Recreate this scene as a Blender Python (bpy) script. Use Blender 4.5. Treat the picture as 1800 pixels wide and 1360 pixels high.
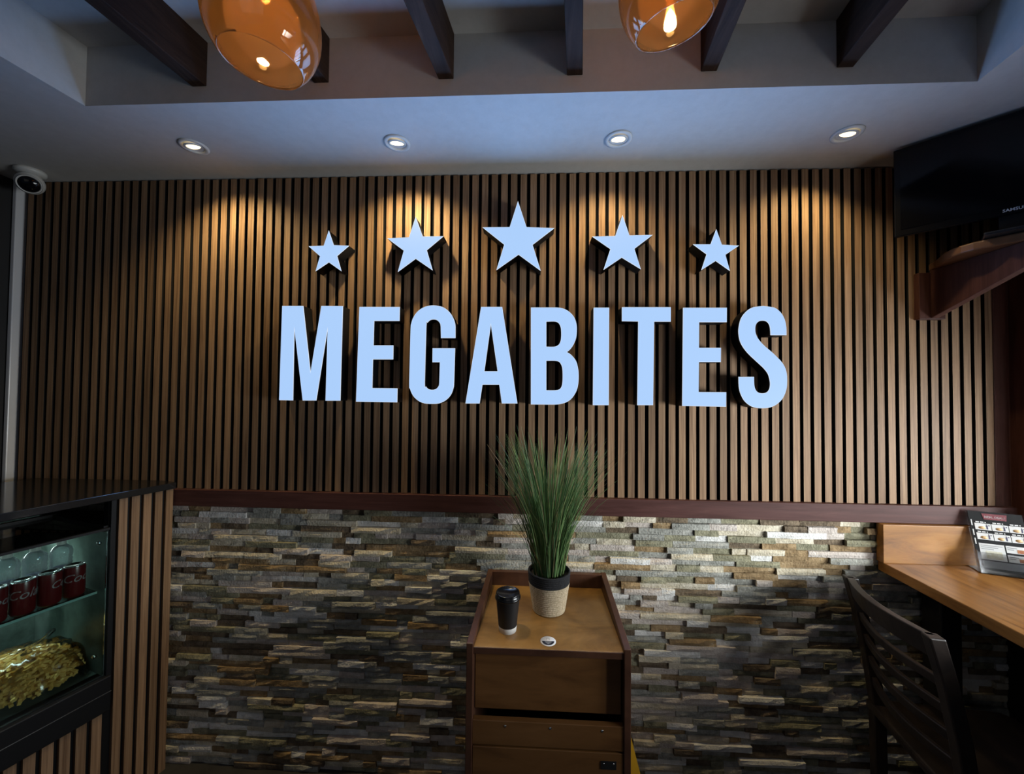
import bpy, bmesh, math, random
from mathutils import Vector, Matrix, Euler

# ------------------------------------------------------------------ clear
for o in list(bpy.data.objects):
    bpy.data.objects.remove(o, do_unlink=True)
S = bpy.context.scene
COL = S.collection
random.seed(7)

# ------------------------------------------------------------------ camera
# wall plane is Y = 0, floor Z = 0, the camera stands 1.55 m in front of the wall
FPX = 670.0
CAM = Vector((0.0, -1.55218, 1.54))
RX, RY, RZ = 0.02243, -0.00955, 0.04686
ROT = Matrix.Rotation(RZ, 3, 'Z') @ Matrix.Rotation(RX, 3, 'X') @ Matrix.Rotation(RY, 3, 'Y')
right, fwd, up = ROT.col[0].copy(), ROT.col[1].copy(), ROT.col[2].copy()
cd = bpy.data.cameras.new('camera')
cd.sensor_fit = 'HORIZONTAL'; cd.sensor_width = 36.0; cd.lens = FPX * 36.0 / 1800.0
cd.clip_start = 0.02
camera = bpy.data.objects.new('camera', cd); COL.objects.link(camera)
m4 = Matrix.Identity(4)
for i in range(3):
    m4[i][0], m4[i][1], m4[i][2], m4[i][3] = right[i], up[i], -fwd[i], CAM[i]
camera.matrix_world = m4
S.camera = camera

def ray(u, v):
    return right * ((u - 900.0) / FPX) + fwd - up * ((v - 680.0) / FPX)
def at_y(u, v, Y):
    d = ray(u, v); return CAM + d * ((Y - CAM.y) / d.y)
def at_z(u, v, Z):
    d = ray(u, v); return CAM + d * ((Z - CAM.z) / d.z)

# ------------------------------------------------------------------ world, exposure, big lights
S.view_settings.view_transform = 'Standard'
S.view_settings.look = 'None'
S.view_settings.exposure = 0.0
S.view_settings.gamma = 1.0
S.view_settings.use_curve_mapping = False
W = bpy.data.worlds.new('overcast_sky'); S.world = W; W.use_nodes = True
W.node_tree.nodes['Background'].inputs[0].default_value = (0.55, 0.68, 0.9, 1)
W.node_tree.nodes['Background'].inputs[1].default_value = 0.10

def area(name, loc, direction, sx, sy, power, color, spread=180):
    l = bpy.data.lights.new(name, 'AREA'); l.shape = 'RECTANGLE'
    l.size = sx; l.size_y = sy; l.energy = power; l.color = color
    l.spread = math.radians(spread)
    o = bpy.data.objects.new(name, l); COL.objects.link(o)
    o.location = loc
    o.rotation_euler = Vector(direction).to_track_quat('-Z', 'Y').to_euler()
    return o
SIDE_W, FRONT_W = 44.0, 5.0
area('daylight_side_window', (2.20, -0.85, 1.24), (-1, 1.05, -0.08), 1.4, 0.5, SIDE_W, (0.95, 0.98, 1.0), 110)
area('daylight_shop_front', (0.6, -4.1, 1.7), (0, 1, -0.05), 3.0, 1.6, FRONT_W, (1.0, 0.86, 0.72))

# ------------------------------------------------------------------ helpers
def tag(o, label=None, cat=None, group=None, kind=None):
    if label: o['label'] = label
    if cat: o['category'] = cat
    if group: o['group'] = group
    if kind: o['kind'] = kind
    return o
def empty(name, loc=(0, 0, 0), rz=0.0):
    o = bpy.data.objects.new(name, None); COL.objects.link(o)
    o.location = loc; o.rotation_euler = (0, 0, rz); o.empty_display_size = 0.05
    return o
class MB:
    def __init__(self):
        self.v = []; self.f = []; self.m = []; self.s = []
    def add(self, vs, fs, mi=0, smooth=False):
        b = len(self.v); self.v += [tuple(p) for p in vs]
        for f in fs:
            self.f.append(tuple(b + i for i in f)); self.m.append(mi); self.s.append(smooth)
        return self
    def box(self, x0, x1, y0, y1, z0, z1, mi=0, M=None):
        vs = [Vector(p) for p in ((x0,y0,z0),(x1,y0,z0),(x1,y1,z0),(x0,y1,z0),(x0,y0,z1),(x1,y0,z1),(x1,y1,z1),(x0,y1,z1))]
        if M is not None: vs = [M @ p for p in vs]
        return self.add(vs, ((0,3,2,1),(4,5,6,7),(0,1,5,4),(1,2,6,5),(2,3,7,6),(3,0,4,7)), mi)
    def prism(self, pts, z0, z1, mi=0):           # polygon in XY
        n = len(pts)
        a = sum(pts[i][0]*pts[(i+1)%n][1]-pts[(i+1)%n][0]*pts[i][1] for i in range(n))
        if a < 0: pts = pts[::-1]
        vs = [(p[0],p[1],z0) for p in pts]+[(p[0],p[1],z1) for p in pts]
        fs = [tuple(range(n-1,-1,-1)), tuple(range(n,2*n))]+[(i,(i+1)%n,n+(i+1)%n,n+i) for i in range(n)]
        return self.add(vs, fs, mi)
    def hexa(self, b, t, mi=0):                     # 4 bottom pts (ccw), 4 top pts
        return self.add(list(b)+list(t), ((3,2,1,0),(4,5,6,7),(0,1,5,4),(1,2,6,5),(2,3,7,6),(3,0,4,7)), mi)
    def tube(self, path, rad, seg=10, mi=0, cap=True, flat=1.0):
        P = [Vector(p) for p in path]; n = len(P)
        R = rad if isinstance(rad, (list, tuple)) else [rad]*n
        vs = []; up0 = Vector((0.13, 0.21, 1)).normalized()
        for i in range(n):
            t = (P[min(i+1,n-1)]-P[max(i-1,0)]).normalized()
            a = t.cross(up0)
            if a.length < 1e-4: a = t.cross(Vector((1,0,0)))
            a.normalize(); b = t.cross(a)
            for k in range(seg):
                th = 2*math.pi*k/seg
                vs.append(P[i]+a*math.cos(th)*R[i]+b*math.sin(th)*R[i]*flat)
        fs = [(i*seg+k, i*seg+(k+1)%seg, (i+1)*seg+(k+1)%seg, (i+1)*seg+k) for i in range(n-1) for k in range(seg)]
        if cap: fs += [tuple(range(seg-1,-1,-1)), tuple(range((n-1)*seg, n*seg))]
        return self.add(vs, fs, mi, True)
    def lathe(self, prof, seg=40, mi=0, M=None, cap0=True, cap1=True, smooth=True):
        vs = []
        for r, z in prof:
            for k in range(seg):
                th = 2*math.pi*k/seg; vs.append(Vector((r*math.cos(th), r*math.sin(th), z)))
        if M is not None: vs = [M @ p for p in vs]
        n = len(prof)
        fs = [(i*seg+k, i*seg+(k+1)%seg, (i+1)*seg+(k+1)%seg, (i+1)*seg+k) for i in range(n-1) for k in range(seg)]
        if cap0: fs.append(tuple(range(seg-1,-1,-1)))
        if cap1: fs.append(tuple(range((n-1)*seg, n*seg)))
        return self.add(vs, fs, mi, smooth)
    def mesh(self, name, mats):
        me = bpy.data.meshes.new(name); me.from_pydata(self.v, [], self.f)
        for m in (mats if isinstance(mats, (list, tuple)) else [mats]): me.materials.append(m)
        me.polygons.foreach_set('material_index', self.m)
        me.polygons.foreach_set('use_smooth', self.s)
        me.validate(); me.update(); return me
    def build(self, name, mats, parent=None, world=True, bevel=0.0, seg=2, sharp=True):
        me = self.mesh(name, mats)
        o = bpy.data.objects.new(name, me); COL.objects.link(o)
        if parent is not None:
            o.parent = parent
            if world: o.matrix_parent_inverse = pinv(parent)
        if bevel:
            b = o.modifiers.new('bevel', 'BEVEL'); b.width = bevel; b.segments = seg; b.limit_method = 'ANGLE'
            b.angle_limit = math.radians(40)
        return o
def pinv(p):
    M = Matrix.LocRotScale(p.location, p.rotation_euler, p.scale)
    if p.parent is not None: M = p.parent_world @ M if hasattr(p, 'parent_world') else M
    if p.parent is not None:
        q = p.parent
        M = Matrix.LocRotScale(q.location, q.rotation_euler, q.scale) @ p.matrix_parent_inverse @ Matrix.LocRotScale(p.location, p.rotation_euler, p.scale)
    return M.inverted()

def text_mesh(txt, size, depth=0.0005, shear=0.0, bold=0.0, align='CENTER'):
    c = bpy.data.curves.new('text', 'FONT'); c.body = txt; c.size = size; c.extrude = depth; c.shear = shear
    c.offset = bold; c.align_x = align; c.align_y = 'CENTER'; c.resolution_u = 3
    o = bpy.data.objects.new('text', c); COL.objects.link(o)
    dg = bpy.context.evaluated_depsgraph_get(); dg.update()
    me = bpy.data.meshes.new_from_object(o.evaluated_get(dg))
    bpy.data.objects.remove(o, do_unlink=True); bpy.data.curves.remove(c)
    return me

# ------------------------------------------------------------------ materials
def mat(name, color=(0.5,0.5,0.5), rough=0.5, metal=0.0, spec=0.5, **kw):
    m = bpy.data.materials.new(name); m.use_nodes = True
    b = m.node_tree.nodes['Principled BSDF']
    b.inputs['Base Color'].default_value = (*color, 1); b.inputs['Roughness'].default_value = rough
    b.inputs['Metallic'].default_value = metal; b.inputs['Specular IOR Level'].default_value = spec
    if 'emit' in kw:
        b.inputs['Emission Color'].default_value = (*kw['emit'], 1); b.inputs['Emission Strength'].default_value = kw.get('estr', 1.0)
    if 'trans' in kw: b.inputs['Transmission Weight'].default_value = kw['trans']
    if 'ior' in kw: b.inputs['IOR'].default_value = kw['ior']
    if 'alpha' in kw: b.inputs['Alpha'].default_value = kw['alpha']
    if 'coat' in kw: b.inputs['Coat Weight'].default_value = kw['coat']
    return m
def nodes(m): return m.node_tree.nodes, m.node_tree.links, m.node_tree.nodes['Principled BSDF']
def ramp(N, stops):
    r = N.new('ShaderNodeValToRGB'); e = r.color_ramp.elements
    while len(e) > 1: e.remove(e[0])
    e[0].position = stops[0][0]; e[0].color = (*stops[0][1], 1)
    for p, c in stops[1:]:
        k = e.new(p); k.color = (*c, 1)
    return r
def grain(name, stops, scale=(40,40,2), rough=0.5, rnd=0.25, bump=0.15, detail=6, spec=0.4, coat=0.0, nscale=1.0):
    m = mat(name, rough=rough, spec=spec, coat=coat); N, L, b = nodes(m)
    tc = N.new('ShaderNodeTexCoord'); oi = N.new('ShaderNodeObjectInfo')
    ad = N.new('ShaderNodeVectorMath'); ad.operation = 'MULTIPLY_ADD'
    cx = N.new('ShaderNodeCombineXYZ')
    for i in range(3): L.new(oi.outputs['Random'], cx.inputs[i])
    L.new(cx.outputs[0], ad.inputs[0]); ad.inputs[1].default_value = (9, 7, 11); L.new(tc.outputs['Object'], ad.inputs[2])
    mp = N.new('ShaderNodeMapping'); mp.inputs['Scale'].default_value = scale; L.new(ad.outputs[0], mp.inputs[0])
    n = N.new('ShaderNodeTexNoise'); n.inputs['Scale'].default_value = nscale; n.inputs['Detail'].default_value = detail
    n.inputs['Roughness'].default_value = 0.65; n.inputs['Distortion'].default_value = 0.6
    L.new(mp.outputs[0], n.inputs['Vector'])
    r = ramp(N, stops); L.new(n.outputs[0], r.inputs[0])
    hv = N.new('ShaderNodeHueSaturation'); L.new(r.outputs[0], hv.inputs['Color'])
    mr = N.new('ShaderNodeMapRange'); mr.inputs[3].default_value = 1-rnd; mr.inputs[4].default_value = 1+rnd
    L.new(oi.outputs['Random'], mr.inputs[0]); L.new(mr.outputs[0], hv.inputs['Value'])
    L.new(hv.outputs[0], b.inputs['Base Color'])
    bp = N.new('ShaderNodeBump'); bp.inputs['Strength'].default_value = bump; bp.inputs['Distance'].default_value = 0.002
    L.new(n.outputs[0], bp.inputs['Height']); L.new(bp.outputs[0], b.inputs['Normal'])
    return m
def mottled(name, c0, c1, scale=18, rough=0.8, bump=0.4, dist=0.004, c2=None):
    m = mat(name, rough=rough, spec=0.3); N, L, b = nodes(m)
    tc = N.new('ShaderNodeTexCoord'); n = N.new('ShaderNodeTexNoise'); n.inputs['Scale'].default_value = scale
    n.inputs['Detail'].default_value = 8; n.inputs['Roughness'].default_value = 0.7; L.new(tc.outputs['Object'], n.inputs['Vector'])
    st = [(0.32, c0), (0.62, c1)]
    if c2: st.append((0.72, c2))
    r = ramp(N, st); L.new(n.outputs[0], r.inputs[0]); L.new(r.outputs[0], b.inputs['Base Color'])
    n2 = N.new('ShaderNodeTexNoise'); n2.inputs['Scale'].default_value = scale*5; n2.inputs['Detail'].default_value = 6
    L.new(tc.outputs['Object'], n2.inputs['Vector'])
    bp = N.new('ShaderNodeBump'); bp.inputs['Strength'].default_value = bump; bp.inputs['Distance'].default_value = dist
    L.new(n2.outputs[0], bp.inputs['Height']); L.new(bp.outputs[0], b.inputs['Normal'])
    return m
M = {}
M['slat'] = grain('walnut_veneer', [(0.30,(0.13,0.072,0.040)),(0.55,(0.255,0.155,0.088)),(0.75,(0.345,0.225,0.135))], (150,150,3.0), 0.6, 0.2, 0.1, spec=0.2)
M['slat_core'] = mat('black_core', (0.008,0.008,0.009), 0.8, spec=0.2)
M['felt'] = mat('black_felt', (0.006,0.006,0.007), 1.0, spec=0.05)
M['plaster'] = mottled('plaster', (0.46,0.45,0.435), (0.50,0.49,0.475), 30, 0.85, 0.05, 0.001)
M['beam'] = grain('dark_beam', [(0.3,(0.020,0.010,0.007)),(0.6,(0.045,0.023,0.015)),(0.8,(0.09,0.052,0.036))], (60,3,60), 0.7, 0.1, 0.5, spec=0.2)
M['trim'] = grain('mahogany_trim', [(0.3,(0.050,0.020,0.017)),(0.6,(0.080,0.034,0.030)),(0.8,(0.110,0.052,0.044))], (4,60,60), 0.5, 0.05, 0.2, spec=0.15)
M['trim_v'] = grain('mahogany_post', [(0.3,(0.045,0.017,0.013)),(0.6,(0.075,0.030,0.023)),(0.8,(0.10,0.045,0.035))], (60,60,4), 0.5, 0.05, 0.2, spec=0.15)
M['oak'] = grain('oak_counter', [(0.30,(0.13,0.050,0.010)),(0.5,(0.26,0.112,0.026)),(0.70,(0.37,0.175,0.050))], (22,3,22), 0.32, 0.08, 0.12, coat=0.05)
M['oak_x'] = grain('oak_upstand', [(0.30,(0.13,0.050,0.010)),(0.5,(0.26,0.112,0.026)),(0.70,(0.37,0.175,0.050))], (4,20,20), 0.35, 0.08, 0.12, coat=0.05)
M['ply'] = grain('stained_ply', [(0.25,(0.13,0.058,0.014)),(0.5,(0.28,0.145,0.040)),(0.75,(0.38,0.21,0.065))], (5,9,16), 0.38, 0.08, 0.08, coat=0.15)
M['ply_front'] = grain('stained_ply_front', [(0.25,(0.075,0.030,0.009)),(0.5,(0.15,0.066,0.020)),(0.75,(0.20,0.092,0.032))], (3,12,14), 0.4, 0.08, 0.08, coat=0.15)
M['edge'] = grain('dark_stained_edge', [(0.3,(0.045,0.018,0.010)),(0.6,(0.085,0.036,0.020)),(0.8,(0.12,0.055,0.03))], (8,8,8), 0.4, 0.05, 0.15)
M['chair'] = grain('espresso_wood', [(0.3,(0.012,0.009,0.008)),(0.6,(0.024,0.017,0.014)),(0.8,(0.05,0.035,0.03))], (14,14,14), 0.38, 0.05, 0.2)
M['black'] = mat('black_laminate', (0.012,0.012,0.013), 0.12, spec=0.5)
M['black_matt'] = mat('black_matt', (0.006,0.006,0.007), 0.5, spec=0.25)
M['black_steel'] = mat('black_steel', (0.012,0.012,0.013), 0.4)
M['dark_wall'] = mat('dark_wall', (0.012,0.012,0.013), 0.7)
M['white_plastic'] = mat('white_plastic', (0.55,0.55,0.53), 0.4)
M['alu'] = mat('aluminium', (0.75,0.76,0.78), 0.28, metal=1.0)
M['chrome'] = mat('chrome', (0.8,0.8,0.8), 0.12, metal=1.0)
M['lamp'] = mat('warm_lamp', (1,0.9,0.7), 0.4, emit=(1.0,0.80,0.46), estr=2.2)
M['bulb'] = mat('bulb_glass', (1,0.8,0.5), 0.3, emit=(1.0,0.58,0.18), estr=6.0)
M['face'] = mat('sign_face', (0.02,0.02,0.02), 0.45, emit=(0.42,0.64,1.0), estr=0.97, spec=0.12)
M['rim'] = mat('sign_rim', (0.02,0.02,0.02), 0.5, emit=(0.80,0.88,1.0), estr=0.95, spec=0.3)
M['return'] = mat('sign_return', (0.004,0.004,0.005), 0.5, spec=0.12)
M['screen'] = mat('tv_screen', (0.003,0.003,0.004), 0.10, spec=0.3)
M['silver_print'] = mat('silver_print', (0.6,0.6,0.62), 0.4)
M['white'] = mat('white_print', (0.7,0.7,0.7), 0.6)
M['cup'] = mat('cup_black', (0.008,0.008,0.009), 0.5)
M['cup_white'] = mat('cup_white', (0.72,0.72,0.70), 0.6)
M['lid'] = mat('lid_black', (0.006,0.006,0.007), 0.22)
M['soil'] = mat('soil', (0.02,0.015,0.01), 0.95)
M['rope_dark'] = mottled('black_rope', (0.010,0.010,0.011), (0.035,0.035,0.038), 220, 0.85, 0.8, 0.003)
M['rope'] = mottled('seagrass_rope', (0.38,0.28,0.16), (0.74,0.61,0.43), 160, 0.85, 0.9, 0.004)
M['red'] = mat('can_red', (0.10,0.005,0.006), 0.28, spec=0.6)
M['can_white'] = mat('can_print', (0.26,0.23,0.23), 0.4)
M['floor'] = mottled('dark_floor', (0.03,0.028,0.026), (0.05,0.047,0.043), 12, 0.4, 0.05, 0.001)
M['yellow'] = mat('yellow_plastic', (0.75,0.40,0.02), 0.45)
M['steel_in'] = mottled('case_lining', (0.025,0.040,0.036), (0.11,0.155,0.142), 7, 0.3, 0.1, 0.002)
M['fry'] = mottled('fries', (0.62,0.34,0.06), (0.90,0.62,0.20), 60, 0.6, 0.2, 0.001)
M['tile'] = mottled('dark_tile', (0.10,0.10,0.085), (0.30,0.29,0.25), 9, 0.25, 0.05, 0.001)
M['grout'] = mat('grout', (0.01,0.01,0.01), 0.9)
M['led'] = mat('led_strip', (1,1,1), 0.4, emit=(0.80,0.95,1.0), estr=1.6)

def clear(name, tint, gloss=0.06, rough=0.03, alpha=0.92):
    m = bpy.data.materials.new(name); m.use_nodes = True
    N, L = m.node_tree.nodes, m.node_tree.links
    for n in list(N): N.remove(n)
    out = N.new('ShaderNodeOutputMaterial'); mx = N.new('ShaderNodeMixShader'); t = N.new('ShaderNodeBsdfTransparent')
    g = N.new('ShaderNodeBsdfGlossy'); fr = N.new('ShaderNodeFresnel'); fr.inputs[0].default_value = 1.45
    ma = N.new('ShaderNodeMath'); ma.operation = 'MULTIPLY_ADD'; ma.inputs[1].default_value = 1.0; ma.inputs[2].default_value = gloss; ma.use_clamp = True
    L.new(fr.outputs[0], ma.inputs[0]); L.new(ma.outputs[0], mx.inputs[0])
    t.inputs[0].default_value = (*[c*alpha for c in tint], 1); g.inputs['Roughness'].default_value = rough; g.inputs[0].default_value = (0.9,0.9,0.9,1)
    L.new(t.outputs[0], mx.inputs[1]); L.new(g.outputs[0], mx.inputs[2]); L.new(mx.outputs[0], out.inputs[0])
    return m
M['glass'] = clear('case_glass', (0.90,0.98,0.96), 0.01)
M['window'] = clear('window_glass', (0.96,0.98,0.98), 0.0)
M['acrylic'] = clear('clear_acrylic', (0.93,0.94,0.95), 0.04, 0.08)
M['bottle'] = clear('clear_bottle', (0.86,0.92,0.94), 0.12, 0.10)
_N, _L = M['bottle'].node_tree.nodes, M['bottle'].node_tree.links        # faint milky body so the ribs read
_o = [n for n in _N if n.type == 'OUTPUT_MATERIAL'][0]; _x = _o.inputs[0].links[0].from_socket
_d = _N.new('ShaderNodeBsdfDiffuse'); _d.inputs[0].default_value = (0.62,0.68,0.70,1); _m = _N.new('ShaderNodeMixShader'); _m.inputs[0].default_value = 0.22
_L.new(_x, _m.inputs[1]); _L.new(_d.outputs[0], _m.inputs[2]); _L.new(_m.outputs[0], _o.inputs[0])
M['film'] = clear('clear_film', (1.0,0.99,0.97), 0.02, 0.14, 0.99)
# amber glass shade: coloured see-through glass with a glossy skin and a little body colour
def amber():
    m = bpy.data.materials.new('amber_glass'); m.use_nodes = True
    N, L = m.node_tree.nodes, m.node_tree.links
    for n in list(N): N.remove(n)
    out = N.new('ShaderNodeOutputMaterial')
    t = N.new('ShaderNodeBsdfTransparent'); t.inputs[0].default_value = (0.74,0.52,0.32,1)
    d = N.new('ShaderNodeBsdfTranslucent'); d.inputs[0].default_value = (0.74,0.52,0.25,1)
    df = N.new('ShaderNodeBsdfDiffuse'); df.inputs[0].default_value = (0.30,0.17,0.09,1)
    m0 = N.new('ShaderNodeMixShader'); m0.inputs[0].default_value = 0.4; L.new(d.outputs[0], m0.inputs[1]); L.new(df.outputs[0], m0.inputs[2])
    m1 = N.new('ShaderNodeMixShader'); m1.inputs[0].default_value = 0.45
    L.new(t.outputs[0], m1.inputs[1]); L.new(m0.outputs[0], m1.inputs[2])
    g = N.new('ShaderNodeBsdfGlossy'); g.inputs['Roughness'].default_value = 0.03; g.inputs[0].default_value = (0.95,0.85,0.75,1)
    fr = N.new('ShaderNodeFresnel'); fr.inputs[0].default_value = 1.5
    ma = N.new('ShaderNodeMath'); ma.operation = 'ADD'; ma.inputs[1].default_value = 0.04; L.new(fr.outputs[0], ma.inputs[0])
    mx = N.new('ShaderNodeMixShader'); L.new(ma.outputs[0], mx.inputs[0]); L.new(m1.outputs[0], mx.inputs[1]); L.new(g.outputs[0], mx.inputs[2])
    L.new(mx.outputs[0], out.inputs[0]); return m
M['amber'] = amber()
STONES = [
    mottled('stone_grey', (0.19,0.19,0.165), (0.42,0.41,0.365), 26, 0.85, 0.7, 0.006),
    mottled('stone_olive', (0.13,0.12,0.075), (0.32,0.30,0.20), 26, 0.85, 0.7, 0.006),
    mottled('stone_beige', (0.42,0.36,0.25), (0.68,0.61,0.48), 26, 0.85, 0.7, 0.006),
    mottled('stone_rust', (0.16,0.10,0.045), (0.38,0.265,0.14), 22, 0.85, 0.7, 0.006, (0.56,0.47,0.35)),
    mottled('stone_rose', (0.42,0.355,0.31), (0.62,0.55,0.49), 26, 0.85, 0.7, 0.006),
    mottled('stone_brown', (0.075,0.055,0.036), (0.21,0.155,0.10), 24, 0.85, 0.7, 0.006),
    mottled('stone_pale', (0.58,0.565,0.53), (0.80,0.78,0.74), 26, 0.85, 0.7, 0.006),
]
STONE_W = [19, 18, 16, 15, 13, 11, 9]

# ------------------------------------------------------------------ setting
ZC, ZU = 2.458, 2.652           # soffit and tray ceiling heights
XL, XR = -2.36, 2.02            # room sides at the back wall
SK = 0.13                       # the room runs askew to the sign wall
YF = -3.6
def sk(x, y): return (x + SK*y, y)

o = MB().box(-4.2, 3.2, YF-0.3, 0.30, -0.1, 0.0).build('floor', M['floor']); tag(o, kind='structure')
wall = MB().box(-2.9, 2.7, 0.018, 0.20, 0.0, 2.9).build('wall_back', M['dark_wall']); tag(wall, kind='structure')
MB().box(-2.225, 1.845, 0.0125, 0.018, 1.12, ZC).build('felt_backing', M['felt'], wall)
# slats (one mesh, one object each)
smb = MB(); smb.box(0.0005, 0.0265, 0.0, 0.0125, 1.136, 2.4545)
sme = smb.mesh('slat', [M['slat'], M['slat_core']])
for i, p in enumerate(sme.polygons): p.material_index = 0 if abs(p.normal.y) > 0.5 and p.center.y < 0.005 else 1
for k in range(-19, 81):
    s = bpy.data.objects.new('slat', sme); COL.objects.link(s); s.parent = wall
    s.location = (0.04*k - 1.4452 + random.uniform(-0.0006, 0.0006) + (0.003 if k >= 66 else 0)*0, 0, -abs(random.gauss(0, 0.0012)))

# ledge stones
pieces = []
rows = 45; rh = 1.064/rows
for r in range(rows):
    z1 = 1.064 - r*rh; z0 = z1 - rh
    x = -1.52 - random.uniform(0, 0.12)
    lastm = -1
    while x < 1.97:
        ln = random.choice((0.055, 0.08, 0.10, 0.12, 0.14, 0.17, 0.20, 0.24)) * random.uniform(0.85, 1.15)
        mi = random.choices(range(7), STONE_W)[0]
        if mi == lastm and random.random() < 0.5: mi = random.choices(range(7), STONE_W)[0]
        lastm = mi
        pieces.append((x, min(x+ln, 1.98), z0, z1, mi, random.choice((0.003, 0.006, 0.010, 0.014, 0.019)) + random.uniform(0, 0.003)))
        x += ln
def stone_mesh(mb, p, ox, oz, mi):
    x0, x1, z0, z1, _, pr = p
    g = 0.0005; x0 += g; x1 -= g; z0 += g*0.8; z1 -= g*0.8
    nx = max(2, min(5, int((x1-x0)/0.028))); nz = 2
    vs = []
    tx, tz = random.uniform(-0.0035,0.0035), random.uniform(-0.003,0.003)
    for j in range(nz+1):
        for i in range(nx+1):
            fx, fz = i/nx, j/nz
            edge = i in (0, nx) or j in (0, nz)
            y = 0.014 - pr + tx*(fx-0.5) + tz*(fz-0.5) + (random.uniform(-0.0008,0.0024) if edge else random.uniform(-0.005,0.0015))
            vs.append((x0+(x1-x0)*fx-ox + (0 if i in (0,nx) else random.uniform(-0.004,0.004)), y, z0+(z1-z0)*fz-oz + (random.uniform(-0.0007,0.0007) if j in (0,nz) else 0)))
    n0 = len(vs); W1 = nx+1
    fs = [(j*W1+i, j*W1+i+1, (j+1)*W1+i+1, (j+1)*W1+i) for j in range(nz) for i in range(nx)]
    # sides back to the wall
    ring = [i for i in range(W1)] + [j*W1+nx for j in range(1, nz+1)] + [nz*W1+i for i in range(nx-1,-1,-1)] + [j*W1 for j in range(nz-1,0,-1)]
    for q in ring: vs.append((vs[q][0], 0.0175, vs[q][2]))
    m = len(ring)
    fs += [(ring[(a+1)%m], ring[a], n0+a, n0+(a+1)%m) for a in range(m)]
    mb.add(vs, fs, mi)
def seen(p):
    # how large the piece shows: rough masks for the cabinet, the case and the counter corner
    x, z = (p[0]+p[1])/2, (p[2]+p[3])/2
    if x < -1.40 or x > 1.40 or z < 0.16: return 0
    if -0.24 < x < 0.36 and z < 0.80: return 0
    if -0.06 < x < 0.22: return 0
    if x > 1.05 and z < 0.62: return 0
    return (p[1]-p[0])*(p[3]-p[2])
order = sorted(range(len(pieces)), key=lambda i: -seen(pieces[i]))
single = set(order[:296])
rest = MB()
for i, p in enumerate(pieces):
    if i in single:
        ox, oz = (p[0]+p[1])/2, p[2]
        mb = MB(); stone_mesh(mb, p, ox, oz, 0)
        so = mb.build('stone', STONES[p[4]], wall, world=False); so.location = (ox, 0, oz)
    else:
        stone_mesh(rest, p, 0, 0, p[4])
o = rest.build('ledge_stones', STONES, wall); tag(o, kind='stuff')
# mosaic tiles behind the display case
tmb = MB(); tmb.box(0.0009, 0.0381, 0.008, 0.0175, 0.0009, 0.0381)
tme = tmb.mesh('tile', [M['tile']])
for r in range(4):
    for c in range(17):
        t = bpy.data.objects.new('tile', tme); COL.objects.link(t); t.parent = wall
        t.location = (-2.20 + c*0.039, 0, 1.134 - (r+1)*0.039)

# dado rail, edge strip, corner post
o = MB().box(-1.50, 1.86, -0.016, 0.018, 1.066, 1.1345).build('trim_1', M['trim'], bevel=0.002); tag(o, 'dark mahogany dado rail between slats and stone', kind='structure')
o = MB().box(-2.248, -2.230, -0.022, 0.018, 0.0, ZC).build('trim_2', mat('white_strip', (0.6,0.6,0.62), 0.25), bevel=0.003); tag(o, 'white edge strip at the left end of the slats', kind='structure')
pm = MB(); pm.prism([(1.787,0.018),(1.787,0.002),(1.842,0.002),(1.842,-0.055),(1.90,-0.065),(1.90,0.018)], 0.92, ZC)
o = pm.build('trim_3', M['trim_v'], bevel=0.002); tag(o, 'mahogany window post in the right corner', kind='structure')

# side walls
o = MB().hexa([(-2.60,0.2,0),(-2.60-0.0,YF,0),(-2.254,YF,0),(-2.254,0.2,0)][::-1], [(-2.60,0.2,2.9),(-2.60,YF,2.9),(-2.254,YF,2.9),(-2.254,0.2,2.9)][::-1]).build('wall_left', M['dark_wall']); tag(o, kind='structure')
def wr(y0, y1, z0, z1, t=0.12, x=1.90, mb=None):
    mb = mb or MB()
    a, b = x+SK*y0, x+SK*y1
    mb.hexa([(a,y0,z0),(a+t,y0,z0),(b+t,y1,z0),(b,y1,z0)], [(a,y0,z1),(a+t,y0,z1),(b+t,y1,z1),(b,y1,z1)]); return mb
mb = wr(YF, 0.018, 0.0, 0.88, 0.21, 1.81); wr(YF, 0.018, 2.12, 2.9, mb=mb); wr(YF, -2.3, 0.90, 2.12, mb=mb)
o = mb.build('wall_right', M['dark_wall']); tag(o, kind='structure')
win = wr(-2.3, -0.07, 0.90, 0.945, 0.07, 1.895); 
for a in (-2.3, -1.2, -0.12): wr(a, a+0.05, 0.945, 2.08, 0.06, 1.897, mb=win)
wr(-2.3, -0.07, 2.08, 2.12, 0.07, 1.895, mb=win)
win = win.build('window_1', M['trim_v']); tag(win, 'mahogany framed side window over the oak counter', kind='structure')
for a, b in ((-2.25,-1.2),(-1.15,-0.12)):
    wr(a, b, 0.945, 2.08, 0.006, 1.925).build('pane', M['window'], win)
mb = MB().box(-2.6, 2.4, YF-0.15, YF, 0, 0.75).box(-2.6, 2.4, YF-0.15, YF, 2.35, 2.9).box(-2.6,-1.0,YF-0.15,YF,0.75,2.35).box(2.1,2.4,YF-0.15,YF,0.75,2.35)
o = mb.build('wall_front', M['plaster']); tag(o, kind='structure')
win2 = MB().box(-1.0,2.1,YF-0.1,YF-0.04,0.75,0.80).box(-1.0,2.1,YF-0.1,YF-0.04,2.30,2.35).box(-1.0,-0.95,YF-0.1,YF-0.04,0.80,2.30).box(2.05,2.1,YF-0.1,YF-0.04,0.80,2.30).box(0.53,0.58,YF-0.1,YF-0.04,0.80,2.30).build('window_2', M['trim_v']); tag(win2, kind='structure')
for a, b in ((-0.95,0.53),(0.58,2.05)): MB().box(a,b,YF-0.075,YF-0.069,0.80,2.30).build('pane', M['window'], win2)

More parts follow.
